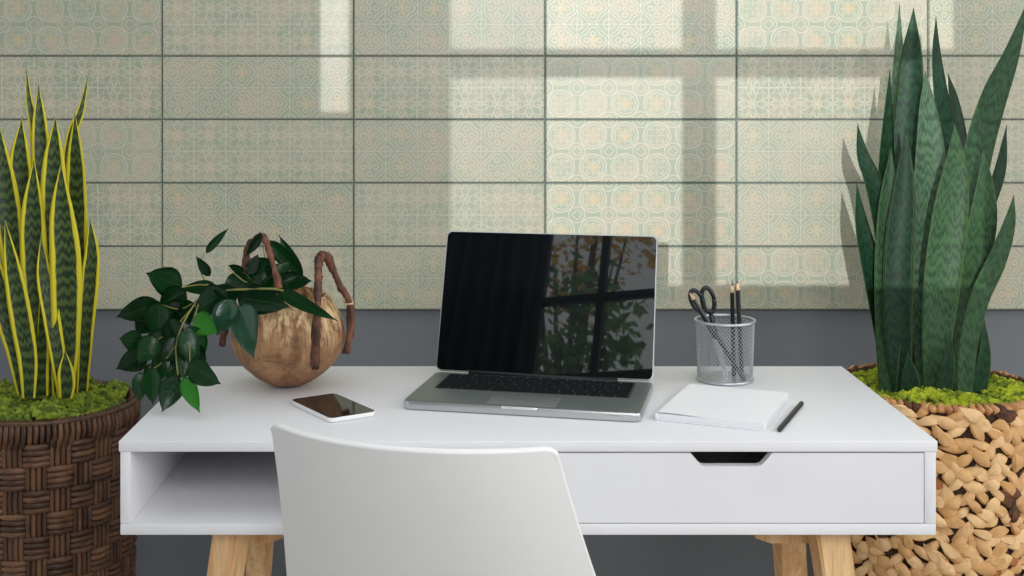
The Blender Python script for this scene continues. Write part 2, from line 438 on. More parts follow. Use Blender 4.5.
# lower window: sash bars
b = bmesh.new()
bbox(wx[3], wx[4], YR-.028, YR-.014, wz[0]-.03, wz[3]+.03, 0, b)
for a0, a1, c0, c1 in ((wx[2]-.03, wx[3], wz[1], wz[2]), (wx[4], wx[5]+.03, wz[1], wz[2])):
    bbox(a0, a1, YR-.028, YR-.014, c0, c1, 0, b)
w1 = struct(obj('window_1', b, M['iron'], sm=False))
obj('glass_pane', bbox(wx[2]-.02, wx[5]+.02, YR-.034, YR-.030, wz[0]-.02, wz[3]+.02), M['pane'], w1, sm=False)
obj('glass_pane', bbox(wx[0]-.01, wx[1]+.01, YR-.034, YR-.030, zs-.02, wz[3]+.02), M['sun_dim'], w1, sm=False)  # tinted pane added over the slit to keep its sun strip weak
xm = sunpx(543, 0)[0]
obj('sun_dimming_pane', bbox(wx[2]-.02, xm, YR-.042, YR-.038, wz[0]-.02, wz[3]+.02), M['sun_dim'], w1, sm=False)  # unseen pane added to dim the left part of the sun patch
b = bmesh.new()
H3 = holes[2]
for x in (-.872, -.592): bbox(x-.016, x+.016, YR-.03, YR+.006, H3[2], H3[3], .003, b)
bbox(H3[0], H3[1], YR-.03, YR+.004, 2.643, 2.675, .003, b)
for a0, a1, c0, c1 in ((H3[0]-.03, H3[0]+.02, H3[2]-.03, H3[3]+.03), (H3[1]-.02, H3[1]+.03, H3[2]-.03, H3[3]+.03),
                       (H3[0]+.02, H3[1]-.02, H3[2]-.03, H3[2]+.02), (H3[0]+.02, H3[1]-.02, H3[3]-.02, H3[3]+.03)):
    bbox(a0, a1, YR-.03, YR+.008, c0, c1, .003, b)
w2 = struct(obj('window_2', b, M['iron'], sm=False))
obj('glass_pane', bbox(H3[0], H3[1], YR-.024, YR-.020, H3[2], H3[3]), M['pane'], w2, sm=False)
# dark curtain beside the upper window
rings = []
for z in (1.9, 3.3):
    front = [(-2.2+k*.0125, YR+.05+.022*math.sin(k*.95)+.006*math.sin(k*2.3), z) for k in range(81)]
    rings.append([Vector(p) for p in front]+[Vector((p[0], p[1]-.006, p[2])) for p in reversed(front)])
b = bmesh.new(); loft(b, rings)
tag(obj('curtain', b, M['curtain']), 'dark pleated curtain beside the window mirrored in the laptop screen', 'curtain')
# garden trees seen (mirrored) through the upper window
def tree(label, c, rad, n, m, seed):
    rr = random.Random(seed); t = thing('garden_tree', label, 'tree', (c[0]-rad*.2, c[1], 0), 0, None)
    b = bmesh.new(); tube(b, spline([(0, 0, 0), (.1, .05, c[2]*.5), (rad*.2, 0, c[2])], 12), lambda q: .12*(1-q*.7), 8, .2)
    for k in range(5):
        a = k*1.3; tube(b, spline([(.1, 0, c[2]*.6), (rad*.6*math.cos(a), rad*.5*math.sin(a), c[2]+rad*.2*math.sin(k))], 6), lambda q: .05*(1-q*.8), 6, .2)
    obj('trunk', b, M['trunk'], t)
    b = bmesh.new(); cl = [Vector((rr.gauss(0, .42), rr.gauss(0, .42), rr.gauss(0, .42)))*rad for _ in range(16)]
    for _ in range(n):
        p = rr.choice(cl)+Vector((rr.gauss(0, 1), rr.gauss(0, 1), rr.gauss(0, 1)))*rad*.16+Vector((rad*.2, 0, c[2]))
        s = rr.uniform(.04, .08)
        Mx = Matrix.Translation(p) @ Euler((rr.uniform(0, 6), rr.uniform(0, 6), rr.uniform(0, 6))).to_matrix().to_4x4()
        vs = [b.verts.new(Mx @ Vector(q)) for q in ((0, -s, 0), (s*.5, 0, s*.12), (0, s, 0), (-s*.5, 0, s*.12))]
        b.faces.new(vs)
    obj('foliage', b, m, t, sm=False)
ml1 = mottled('autumn_foliage', srgb(226, 204, 90), srgb(206, 150, 80), .7, 2)
ml2 = mottled('green_foliage', srgb(120, 160, 90), srgb(70, 116, 70), .7, 2)
tree('yellowing garden tree, mirrored in the upper panes of the laptop reflection', (-3.6, -7.2, 7.7), .95, 620, ml1, 3)
tree('green garden tree, mirrored in the lower panes of the laptop reflection', (-2.45, -4.2, 4.35), .60, 620, ml2, 8)

# ------------------------------------------------------------------ desk
DX0, DX1, DY0, DY1 = -.529, .670, 1.92, 2.429
ZB = .6080; ZT = .7300
desk = thing('desk', 'white desk with an open shelf, one drawer and splayed oak legs', 'desk', ((DX0+DX1)/2, (DY0+DY1)/2, 0))
ox, oy = desk.location.x, desk.location.y
def dbox(name, x0, x1, y0, y1, z0, z1, m, parent=None, bev=.0015):
    b = bbox(x0-ox, x1-ox, y0-oy, y1-oy, z0, z1, bev)
    return obj(name, b, m, parent or desk, auto=40)
dbox('tabletop', DX0, DX1, DY0, DY1, ZT, TOP, M['white'])
dbox('side_panel', DX0+.002, DX0+.017, DY0+.001, DY1-.003, ZB+.0165, ZT, M['white'])
dbox('side_panel', DX1-.019, DX1-.002, DY0+.001, DY1-.003, ZB+.0165, ZT, M['white'])
dbox('bottom_panel', DX0+.002, DX1-.002, DY0+.001, DY1-.003, ZB, ZB+.0165, M['white'])
dbox('back_panel', DX0+.017, DX1-.019, DY1-.015, DY1-.003, ZB+.0165, ZT, M['white'])
dbox('divider', -.012, .003, DY0+.001, DY1-.015, ZB+.0165, ZT, M['white'])
# drawer: front with a notch for the fingers, box behind it
dr = bmesh.new(); x0, x1 = .0045, DX1-.0205
zf0, zf1 = ZB+.0182, ZT-.0022
for a in ((x0+.01, x0+.02, DY0+.017, DY1-.05), (x1-.02, x1-.01, DY0+.017, DY1-.05)):
    bbox(a[0]-ox, a[1]-ox, a[2]-oy, a[3]-oy, zf0+.004, zf1-.02, 0, dr)
bbox(x0+.02-ox, x1-.02-ox, DY0+.017-oy, DY1-.05-oy, zf0+.004, zf0+.010, 0, dr)
bbox(x0+.02-ox, x1-.02-ox, DY1-.06-oy, DY1-.05-oy, zf0+.010, zf1-.02, 0, dr)
drawer = obj('drawer', dr, M['white'], desk, sm=False)
fp = [(x0, zf0), (x1, zf0), (x1, zf1), (.4275, zf1), (.4185, zf1-.0110), (.4125, zf1-.0172), (.4060, zf1-.0190), (.3285, zf1-.0190), (.3230, zf1-.0172), (.3175, zf1-.0110), (.3080, zf1), (x0, zf1)]
b = bmesh.new()
fr = [b.verts.new((x-ox, DY0+.0005-oy, z)) for x, z in fp]; bk = [b.verts.new((x-ox, DY0+.017-oy, z)) for x, z in fp]
b.faces.new(fr); b.faces.new(list(reversed(bk)))
for i in range(len(fp)):
    j = (i+1) % len(fp); b.faces.new((fr[j], fr[i], bk[i], bk[j]))
bmesh.ops.recalc_face_normals(b, faces=b.faces)
obj('drawer_front', b, M['white'], drawer, sm=False)
# legs
def leg(x, y, dx, dy, yaw, w=.046, d=.046):
    b = bmesh.new(); rings = []
    for q in (0, .33, .66, 1):
        z = ZB*(1-q)+0.0*q; s = 1-.32*q
        c = Vector((x-ox+dx*q, y-oy+dy*q, z-.0002*(1-q)))
        rings.append([c+Vector((sx*w/2*s*math.cos(yaw)-sy*d/2*s*math.sin(yaw), sx*w/2*s*math.sin(yaw)+sy*d/2*s*math.cos(yaw), 0)) for sx, sy in ((-1, -1), (1, -1), (1, 1), (-1, 1))])
    loft(b, list(reversed(rings)))
    es = [e for e in b.edges if abs((e.verts[0].co-e.verts[1].co).normalized().z) > .8]
    bmesh.ops.bevel(b, geom=es, offset=.004, segments=2, affect='EDGES')
    return obj('leg', b, M['legwood'], desk, auto=40)
leg(-.373, 1.985, -.085, -.03, -.42, .043, .046); leg(-.345, 2.085, -.075, .28, -.20, .036, .036)
leg(.524, 1.985, .085, -.03, .22, .054, .040); leg(.484, 2.075, .10, .28, .16, .046, .040)
for x0_, x1_ in ((-.372, -.303), (.422, .512)):
    b = bmesh.new(); lo_, hi_ = (x0_+.004, x1_-.022) if x0_ < 0 else (x0_+.024, x1_-.004)
    rings = [[Vector((a_-ox, y_-oy, z_)) for a_, y_ in ((l_, 2.012), (r_, 2.012), (r_, 2.15), (l_, 2.15))] for l_, r_, z_ in ((lo_, hi_, ZB-.044), (x0_, x1_, ZB-.036), (x0_, x1_, ZB-.0005))]
    loft(b, rings); obj('mounting_block', b, M['legwood'], desk, auto=30)

# ------------------------------------------------------------------ chair
CH = dict(c=Vector((-.085, 1.655, 0)), yaw=-.32)
def chair():
    t = thing('desk_chair', 'white moulded shell chair pushed up to the front of the desk', 'chair', (.02, 1.86, 0))
    base = t.location.copy()
    fwd = Vector((.309, .951, 0)); rt = Vector((.951, -.309, 0)); c = Vector((-.0915, 1.677, 0))
    def S_(u, v):                                   # v = metres below the top edge
        w = .197+.11*v+.18*v*v
        bulge = .075*(1-abs(u)**2.1)
        lean = .50*v+.35*max(0, v-.2)**2
        z = .820-v+.002*(1-u*u)
        return c+rt*(u*w)+fwd*(lean-bulge)+Vector((0, 0, z))
    nu, nv = 30, 16
    def shell(fn, nu, nv, th):
        b = bmesh.new(); g = [[b.verts.new(fn(i/nu*2-1, j/nv)-base) for j in range(nv+1)] for i in range(nu+1)]
        for i in range(nu):
            for j in range(nv): b.faces.new((g[i][j], g[i][j+1], g[i+1][j+1], g[i+1][j]))
        bmesh.ops.recalc_face_normals(b, faces=b.faces)
        bmesh.ops.solidify(b, geom=b.faces[:], thickness=th)
        return b
    def fn(u, q):
        v = q*.34
        if q < 1e-6: v = 0
        p = S_(u, v)
        k = max(0, abs(u)-.93)/.07
        if k > 0 and v < .02: p.z -= .009*k*k*(1-v/.02)
        return p
    o = obj('backrest', shell(fn, nu*2, nv*3, .009), M['chair'], t, auto=50)
    e = o.modifiers.new('bevel', 'BEVEL'); e.width = .003; e.segments = 3; e.limit_method = 'ANGLE'; e.angle_limit = math.radians(50)
    def sf(u, q):
        a = S_(u, .34); s = q*.36
        w = .225-.03*q*q
        p0 = a; f = fwd*(s)
        cz = .405+.02*u*u*(1-q*.6)
        rear = a
        tgt = c+rt*(u*w)+fwd*(.17+s)+Vector((0, 0, cz))
        k = min(1, q/.18); k = k*k*(3-2*k)
        return rear*(1-k)+tgt*k
    o = obj('seat', shell(sf, nu, 24, .009), M['chair'], t, auto=50)
    for sx, sy in ((-1, -1), (1, -1), (1, 1), (-1, 1)):
        top = c+rt*(sx*.12)+fwd*(.38+sy*.10)+Vector((0, 0, .40)); bot = c+rt*(sx*.22)+fwd*(.38+sy*.22)
        bot.z = .002
        b = bmesh.new(); tube(b, [top-base, (top*.5+bot*.5)-base, bot-base], lambda q: .019-.007*q, 14)
        obj('leg', b, M['legwood'], t)
    return t
chair()

# ------------------------------------------------------------------ laptop
LD = Vector((.2196, .976, 0)).normalized(); LR = Vector((.976, -.2196, 0)).normalized()
lw, ld = .3820, .216
lc = Vector((-.1255, 2.098, 0))+LR*(.381/2)+LD*(ld/2+.006)
lap = thing('laptop', 'open silver laptop with black keys, its dark glossy screen mirroring a window', 'laptop', (lc.x, lc.y, TOP), math.atan2(LR.y, LR.x))
b = bmesh.new(); slab(b, lw, ld, .012, .0008, .0150, .003); obj('base', b, M['alu'], lap, auto=40)
b = bmesh.new(); slab(b, lw-.004, ld-.004, .011, .0150, .0154, .0002); deck = obj('deck', b, M['alu_dark'], lap, auto=40)
for sx in (-1, 1):
    for sy in (-1, 1):
        b = bmesh.new(); box(b, (sx*(lw/2-.03), sy*(ld/2-.03), .0005), (.02, .008, .0012)); obj('rubber_foot', b, M['black'], lap)
kw, kd = .322, .104; ky = ld/2-.018-kd/2
b = bmesh.new(); slab(b, kw+.004, kd+.004, .004, .0152, .0157, .0002, (0, ky)); kb = obj('keyboard', b, M['well'], lap, auto=40)
rows = [([1]*14, .6), ([1]*13+[1.5], 1), ([1.5]+[1]*13, 1), ([1.75]+[1]*11+[1.75], 1), ([2.25]+[1]*10+[2.25], 1), ([1, 1, 1, 1.25, 5.2, 1.25, 1, 1, 1, 1], 1)]
tot = sum(h for _, h in rows); y = ky+kd/2; meshes = {}
for ws, h in rows:
    rh = kd*h/tot; sw = sum(ws); x = -kw/2
    for w_ in ws:
        cw = kw*w_/sw; key = (round(cw, 4), round(rh, 4))
        if key not in meshes:
            q = bmesh.new(); slab(q, cw-.0030, rh-.0030, .0016, 0, .0016, .0004)
            me = bpy.data.meshes.new('key'); q.to_mesh(me); q.free(); me.materials.append(M['key']); meshes[key] = me
        ko = bpy.data.objects.new('key', meshes[key]); COL.objects.link(ko); ko.parent = kb
        ko.location = (x+cw/2, y-rh/2, .0156); x += cw
    y -= rh
b = bmesh.new(); slab(b, .112, .062, .004, .0152, .0157, .0002, (0, -ld/2+.041)); obj('trackpad', b, mat('trackpad_glass', color=srgb(158, 164, 164), rough=.3, metal=.6), lap, auto=40)
b = bmesh.new(); box(b, (0, -ld/2+.0004, .0128), (.058, .0028, .0040), .0008); obj('lid_notch', b, mat('notch', color=srgb(225, 228, 230), rough=.25, metal=.6), lap)  # pale colour stands in for light caught on the notch
# lid: built upright, tipped back about the hinge
LID = bpy.data.objects.new('lid', None)
tilt = math.radians(20); LL = .2515
HM = Matrix.Translation((0, ld/2-.006, .0185)) @ Matrix.Rotation(-tilt, 4, 'X')
def lidmesh(name, w, h, r, y0, y1, z0, m, parent, e=.001):
    q = bmesh.new(); slab(q, w, h, r, 0, y1-y0, e)
    MM = HM @ Matrix.Translation((0, y1, z0+h/2)) @ Matrix.Rotation(PI/2, 4, 'X')
    bmesh.ops.transform(q, matrix=MM, verts=q.verts); return obj(name, q, m, parent, sm=False)
lid = lidmesh('lid', lw, LL, .010, 0, .0062, 0, M['alu'], lap, .0015)
lidmesh('screen', lw-.004, LL-.004, .009, -.0012, .0001, .002, M['screen'], lid, .0003)
b = bmesh.new(); tube(b, [(-.13, ld/2-.006, .0165), (.13, ld/2-.006, .0165)], .0050, 14); obj('hinge', b, M['black'], lap, auto=40)

# ------------------------------------------------------------------ phone
def frame3(c, ex):
    return math.atan2(ex.y, ex.x)
p0 = Vector((-.309, 2.136, 0)); p1 = Vector((-.244, 2.19, 0)); p2 = Vector((-.164, 2.07, 0)); p3 = Vector((-.227, 2.009, 0))
pc = (p0+p1+p2+p3)/4; pe = ((p2-p1)+(p3-p0)).normalized()
ph = thing('smartphone', 'smartphone with a black face lying on the desk left of the laptop', 'phone', (pc.x, pc.y, TOP), math.atan2(pe.y, pe.x))
b = bmesh.new(); slab(b, .146, .083, .010, .0004, .0078, .0018); obj('body', b, M['phone_body'], ph, auto=50)
b = bmesh.new(); slab(b, .1435, .0805, .009, .0076, .0084, .0004); obj('screen', b, M['phone_glass'], ph, sm=False)
b = bmesh.new(); slab(b, .010, .0016, .0007, .0083, .00855, .0001, (-.066, 0)); 
bmesh.ops.rotate(b, verts=b.verts, cent=(-.066, 0, 0), matrix=Matrix.Rotation(PI/2, 3, 'Z')); obj('earpiece', b, M['graphite'], ph)

# ------------------------------------------------------------------ notebook
nR = Vector((.925, -.38, 0)).normalized(); nc = (Vector((.3545, 2.236, 0))+Vector((.512, 2.174, 0))+Vector((.428, 1.975, 0))+Vector((.273, 2.035, 0)))/4
nb = thing('notebook', 'open-topped pad of white grid paper lying right of the laptop', 'notebook', (nc.x, nc.y, TOP), math.atan2(nR.y, nR.x))
nb['label'] = 'white grid-paper notebook lying on the desk right of the laptop'
nw, nd = .168, .216
b = bmesh.new(); slab(b, nw+.004, nd+.004, .003, .0003, .0020, .0004); obj('cover', b, M['cover'], nb, auto=40)
b = bmesh.new(); slab(b, nw-.003, nd-.002, .002, .0020, .0112, .0003, (.002, 0)); obj('page_block', b, M['pages'], nb, auto=40)
b = bmesh.new(); n1, n2 = 16, 24; g = []
px0, px1, py0, py1 = -nw/2+.003, nw/2-.001, -nd/2+.0005, nd/2-.0015
def lift(q, w): return .0022*math.exp(-(w/.22)**2)*math.exp(-((q-.10)/.28)**2)
rings = []
for i in range(n1+1):
    q = i/n1; x = px0+(px1-px0)*q
    up_ = [Vector((x, py0+(py1-py0)*w/n2, .0117+lift(q, w/n2))) for w in range(n2+1)]
    rings.append(up_+[p-Vector((0, 0, .0005)) for p in reversed(up_)])
loft(b, rings); bmesh.ops.recalc_face_normals(b, faces=b.faces)
obj('top_page', b, M['paper'], nb, auto=30)
b = bmesh.new()
b = bmesh.new()
box(b, (-nw/2+.0005, 0, .0060), (.0075, nd+.002, .0112), .0034, seg=4)
obj('spine', b, M['cover'], nb, auto=50)

# ------------------------------------------------------------------ pencils
def pencil(label, a, c, r=.0038, tip=True, seed=0, capm='graphite'):
    a = Vector(a); c = Vector(c); L = (c-a).length; d = (c-a).normalized()
    t = thing('pencil', label, 'pencil', a)
    t.rotation_euler = d.to_track_quat('Z', 'Y').to_euler()
    def hexr(z, rr): return [Vector((rr*math.cos(PI/3*k), rr*math.sin(PI/3*k), z)) for k in range(6)]
    body = L-.017 if tip else L
    b = bmesh.new(); loft(b, [hexr(.0004, r*.92), hexr(.002, r), hexr(body, r)]); obj('barrel', b, M['blackpaint'], t, auto=30)
    b = bmesh.new(); lathe(b, [(r*.8, -.0004), (r*.8, .0006)], 12); obj('end_cap', b, M[capm], t, auto=30)
    if tip:
        b = bmesh.new(); lathe(b, [(r*.98, body), (r*.36, body+.0125)], 12); obj('wood_tip', b, M['wood_tip'], t)
        b = bmesh.new(); lathe(b, [(r*.36, body+.0125), (.0003, L)], 10); obj('lead', b, M['graphite'], t)
    return t
pencil('black pencil lying on the desk beside the notebook', (.449, 1.968, TOP+.0038), (.522, 2.130, TOP+.0038), .0042, tip=False)

# ------------------------------------------------------------------ pen cup
cc = Vector(((725-VX)/F*2.315, 2.315, TOP)); CHh = .1075
cup = thing('pen_cup', 'silver wire-mesh pen cup standing behind the notebook', 'pen cup', cc)
def cr(z): return .0475+.0035*z/CHh
b = bmesh.new(); NA, NR = 50, 28; g = {}
for j in range(NR+1):
    z = .004+(CHh-.008)*j/NR
    for i in range(NA):
        a = 2*PI*(i+.5*(j % 2))/NA; g[i, j] = b.verts.new((cr(z)*math.cos(a), cr(z)*math.sin(a), z))
for j in range(0, NR-1):
    for i in range(NA):
        if j % 2 == 0: q = (g[i, j], g[i, j+1], g[i, j+2], g[(i-1) % NA, j+1])
        else: q = (g[i, j], g[(i+1) % NA, j+1], g[i, j+2], g[i, j+1])
        b.faces.new(q)
mo = obj('mesh_wall', b, M['steel'], cup)
wm = mo.modifiers.new('wire', 'WIREFRAME'); wm.thickness = .0012; wm.use_even_offset = False
def ring(bm, R_, z, r, seg=64, k=10):
    vs = [[bm.verts.new(((R_+r*math.cos(2*PI*b_/k))*math.cos(2*PI*a/seg), (R_+r*math.cos(2*PI*b_/k))*math.sin(2*PI*a/seg), z+r*math.sin(2*PI*b_/k))) for b_ in range(k)] for a in range(seg)]
    for a in range(seg):
        for b_ in range(k): bm.faces.new((vs[a][b_], vs[(a+1) % seg][b_], vs[(a+1) % seg][(b_+1) % k], vs[a][(b_+1) % k]))
b = bmesh.new(); ring(b, .0515, CHh-.0020, .0025); obj('rim', b, M['steel'], cup)
b = bmesh.new(); ring(b, .0478, .0032, .0028); lathe(b, [(.046, .002), (.046, .0035)], 48); obj('bottom_plate', b, M['steel'], cup, auto=40)
def incup(px, py, Y): return at(px, py, Y)
pencil('black pencil standing in the mesh cup, the shorter one nearer the scissors', (cc.x+.018, cc.y+.012, TOP+.0045), incup(732, 283, 2.335), .0040)
pencil('black pencil standing in the mesh cup, the taller and rightmost one', (cc.x+.030, cc.y+.002, TOP+.0045), incup(737.5, 280.5, 2.325), .0040)
pencil('black pencil leaning left in the mesh cup, its pale tip outside the scissor handles', (cc.x+.030, cc.y-.024, TOP+.0048), incup(688.5, 291, 2.298), .0040)
# scissors
sc = thing('scissors', 'black-handled scissors standing in the mesh pen cup', 'scissors', (cc.x+.008, cc.y, TOP+.004))
def rel(v): return v-sc.location
def handle(cpx, cpy, rx, ry, rot, join, Y):
    b = bmesh.new(); pts = []
    cen = at(cpx, cpy, Y); s = Y/F
    for k in range(29):
        a = 2*PI*k/28; ex = rx*math.cos(a)*s; ez = ry*math.sin(a)*s
        pts.append(rel(cen+Vector((ex*math.cos(rot)-ez*math.sin(rot), 0, ex*math.sin(rot)+ez*math.cos(rot)))))
    tube(b, pts, .0040, 8)
    lower = min(pts, key=lambda p: p.z)
    tube(b, spline([lower, (lower+rel(join))/2, rel(join)], 6), lambda q: .0042+.001*q, 8)
    obj('handle', b, M['black'], sc)
    return lower
piv = at(716, 338, 2.326)
handle(697, 300.5, 5.5, 11.0, .42, piv, 2.324); handle(708, 300, 6.0, 12.5, .22, piv, 2.332)
for tip_, yo in ((at(728, 377, 2.326), 0), (at(725, 377, 2.326), .002)):
    b = bmesh.new(); A = rel(piv)+Vector((0, yo, 0)); B = rel(tip_)+Vector((0, yo, 0))
    d = (B-A).normalized(); n_ = Vector((d.z, 0, -d.x))
    loft(b, [[A-n_*.006-Vector((0, .0006, 0)), A+n_*.006-Vector((0, .0006, 0)), A+n_*.006+Vector((0, .0006, 0)), A-n_*.006+Vector((0, .0006, 0))],
             [B-n_*.001-Vector((0, .0004, 0)), B+n_*.001-Vector((0, .0004, 0)), B+n_*.001+Vector((0, .0004, 0)), B-n_*.001+Vector((0, .0004, 0))]])
    obj('blade', b, M['steel'], sc, sm=False)

# ------------------------------------------------------------------ leaves
def blade(parent, pts, Yb, Yt, m, yaw=0., cup_=.35, name='leaf', n=22, label=None, twist=0.):
    """upright sword leaf; pts = (px, py, half width px) from the base to the tip, Yb / Yt its depth at base and tip"""
    K = len(pts); P3 = []
    for i, (px, py, hw) in enumerate(pts):
        q = i/(K-1); Y = Yb+(Yt-Yb)*q; v = at(px, py, Y); P3.append((v, hw*Y/F))
    cl = spline([p for p, _ in P3], n); ws = spline([Vector((w, 0, 0)) for _, w in P3], n)
    base = parent.location; bm = bmesh.new(); uvl = bm.loops.layers.uv.new('UVMap'); rows_ = []; L = 0
    for i, p in enumerate(cl):
        if i: L += (cl[i]-cl[i-1]).length
        t = (cl[min(i+1, n)]-cl[max(i-1, 0)]).normalized()
        w = max(ws[i].x, .0004)
        if i == n: w = .0004
        side = Vector((t.z, 0, -t.x)).normalized(); yw = yaw+twist*(i/n-.5)
        sd_ = side+Vector((0, math.tan(yw), 0)); nn = t.cross(sd_).normalized()
        if nn.y > 0: nn = -nn
        th = min(.0022, w*.3+.0003)
        fr, bk = [], []
        for k in range(9):
            u = k/4-1
            off = nn*(w*cup_*(u*u-.45))
            edge = 1-abs(u)**3
            q_ = p-base+sd_*(u*w)+off
            fr.append((q_+nn*th*.5*edge, (u+1)/2)); bk.append((q_-nn*th*(edge), (u+1)/2))
        loopv = fr+list(reversed(bk[1:-1]))
        rows_.append([(bm.verts.new(v), uu, L) for v, uu in loopv])
    m_ = len(rows_[0])
    for a, c in zip(rows_, rows_[1:]):
        for i in range(m_):
            j = (i+1) % m_; q4 = (a[i], a[j], c[j], c[i]); f = bm.faces.new([x[0] for x in q4])
            for l, x in zip(f.loops, q4): l[uvl].uv = (x[1], x[2])
    f = bm.faces.new([x[0] for x in rows_[-1]])
    for l, x in zip(f.loops, rows_[-1]): l[uvl].uv = (x[1], x[2])
    bmesh.ops.recalc_face_normals(bm, faces=bm.faces)
    o = obj(name, bm, m, parent)
    if label: o['label'] = label
    return o
def moss(parent, rx, z, n, seed, lump=1., hole=0.):
    rr = random.Random(seed); b = bmesh.new()
    # soft bumpy bed
    g = []; ra, rb = 22, 60
    for i in range(ra+1):
        g.append([b.verts.new(((rx*i/ra)*math.cos(2*PI*k/rb), (rx*i/ra)*math.sin(2*PI*k/rb),
                 z+.012*noise.noise(Vector((rx*i/ra*math.cos(2*PI*k/rb)*22, rx*i/ra*math.sin(2*PI*k/rb)*22, seed))))) for k in range(rb)])
    for i in range(ra):
        for k in range(rb): b.faces.new((g[i][k], g[i][(k+1) % rb], g[i+1][(k+1) % rb], g[i+1][k])) if i else None
    for _ in range(n):
        a = rr.uniform(0, 2*PI); d = rx*math.sqrt(rr.uniform(.02, .97)); s = rr.uniform(.0035, .0105)*lump
        hgt = lump*.032*max(0, noise.noise(Vector((math.cos(a)*d*14+seed, math.sin(a)*d*14, 4)))+.12)
        r_ = bmesh.ops.create_icosphere(b, subdivisions=1, radius=s)
        c_ = Vector((d*math.cos(a), d*math.sin(a), z+hgt+rr.uniform(-.002, .007)))
        for v in r_['verts']:
            v.co = v.co*rr.uniform(.65, 1.35)+c_
    o = obj('moss', b, M['moss'] if seed % 2 else M['moss_dark'], parent, sm=False); return o

# ---- right plant: green snake plant in a knotted water hyacinth basket
YP = 2.62
rp = thing('potted_snake_plant', 'tall dark green snake plant in a chunky light straw basket right of the desk', 'potted plant', ((937-VX)/F*YP, YP, 0))
BR, BZ = .198, .670
def Rr(z):
    q = z/BZ; return BR*(.90+.10*math.sin(min(1, q*1.15)*PI*.5))-.004*max(0, q-.85)
b = bmesh.new()
prof = [(Rr(0)-.012, 0)]+[(Rr(BZ*k/12)-.008, BZ*k/12) for k in range(0, 13)]+[(BR-.024, BZ-.004), (BR-.028, BZ-.06), (.01, BZ-.062)]
lathe(b, prof, 64); basket = obj('basket', b, M['basket_core'], rp)
def chip_mesh(bm, c, nrm, up, L, w, h, ang, rr):
    t = nrm.cross(up).normalized(); u = up; tw = rr.uniform(-.5, .5)
    ax = (t*math.cos(ang)+u*math.sin(ang)).normalized(); ay = nrm.cross(ax).normalized()
    prof_ = [(-1, .05), (-.7, .58), (-.25, 1.0), (.15, .95), (.6, .55), (1, .08)]
    rings = []; bend = rr.uniform(-.35, .35)
    for s, wd in prof_:
        rg = []
        for k in range(8):
            a = 2*PI*k/8
            rg.append(c+ax*(s*L/2)+ay*(math.cos(a)*w/2*wd+bend*w*(s*s))+nrm*(math.sin(a)*h/2*wd*(1-.35*math.exp(-6*math.cos(a-tw)**2))+math.cos(a)*tw*h*.5*s-.45*h*abs(s)**2))
        rings.append(rg)
    loft(bm, rings)
rr = random.Random(21); b = bmesh.new(); bd = bmesh.new(); rowh = .0165; nrow = int((BZ-.02)/rowh)
for j in range(nrow+1):
    z = .012+j*rowh; ncol = int(2*PI*BR/.032)
    for i in range(ncol):
        a = 2*PI*(i+.5*(j % 2)+rr.uniform(-.22, .22))/ncol
        nrm = Vector((math.cos(a), math.sin(a), 0)); zz = z+rr.uniform(-.006, .006)
        if zz > BZ-.013: continue
        c = nrm*(Rr(zz)+rr.uniform(-.003, .004))+Vector((0, 0, zz))
        ang = (1 if (i+j) % 2 else -1)*rr.uniform(.15, .9)+rr.choice((0, 0, 0, 0, .8))
        dark_ = rr.random() < .035
        n0 = len(b.faces)
        chip_mesh(b, c, nrm, Vector((0, 0, 1)), rr.uniform(.040, .062), rr.uniform(.017, .027), rr.uniform(.012, .019), ang, rr)
        if dark_:
            b.faces.ensure_lookup_table()
            for f in b.faces[n0:]: f.material_index = 1
o_ = obj('woven_fibre', b, [M['chips'], M['chip_dark']], basket, auto=48)
b = bmesh.new(); bd = bmesh.new(); nb_ = 84
for i in range(nb_):
    a = 2*PI*i/nb_; nrm = Vector((math.cos(a), math.sin(a), 0)); 
    c = nrm*(BR-.006)+Vector((0, 0, BZ-.006)); n0 = len(b.faces); dark_ = rr.random() < .16
    chip_mesh(b, c, nrm, Vector((0, 0, 1)), rr.uniform(.024, .030), .0150, .022, .95+rr.uniform(-.25, .25), rr)
    if dark_:
        b.faces.ensure_lookup_table()
        for f in b.faces[n0:]: f.material_index = 1
obj('rim', b, [M['rimfibre'], M['chip_dark']], basket)
mo = moss(rp, BR-.026, BZ-.018, 2600, 5)
SN = M['snake']
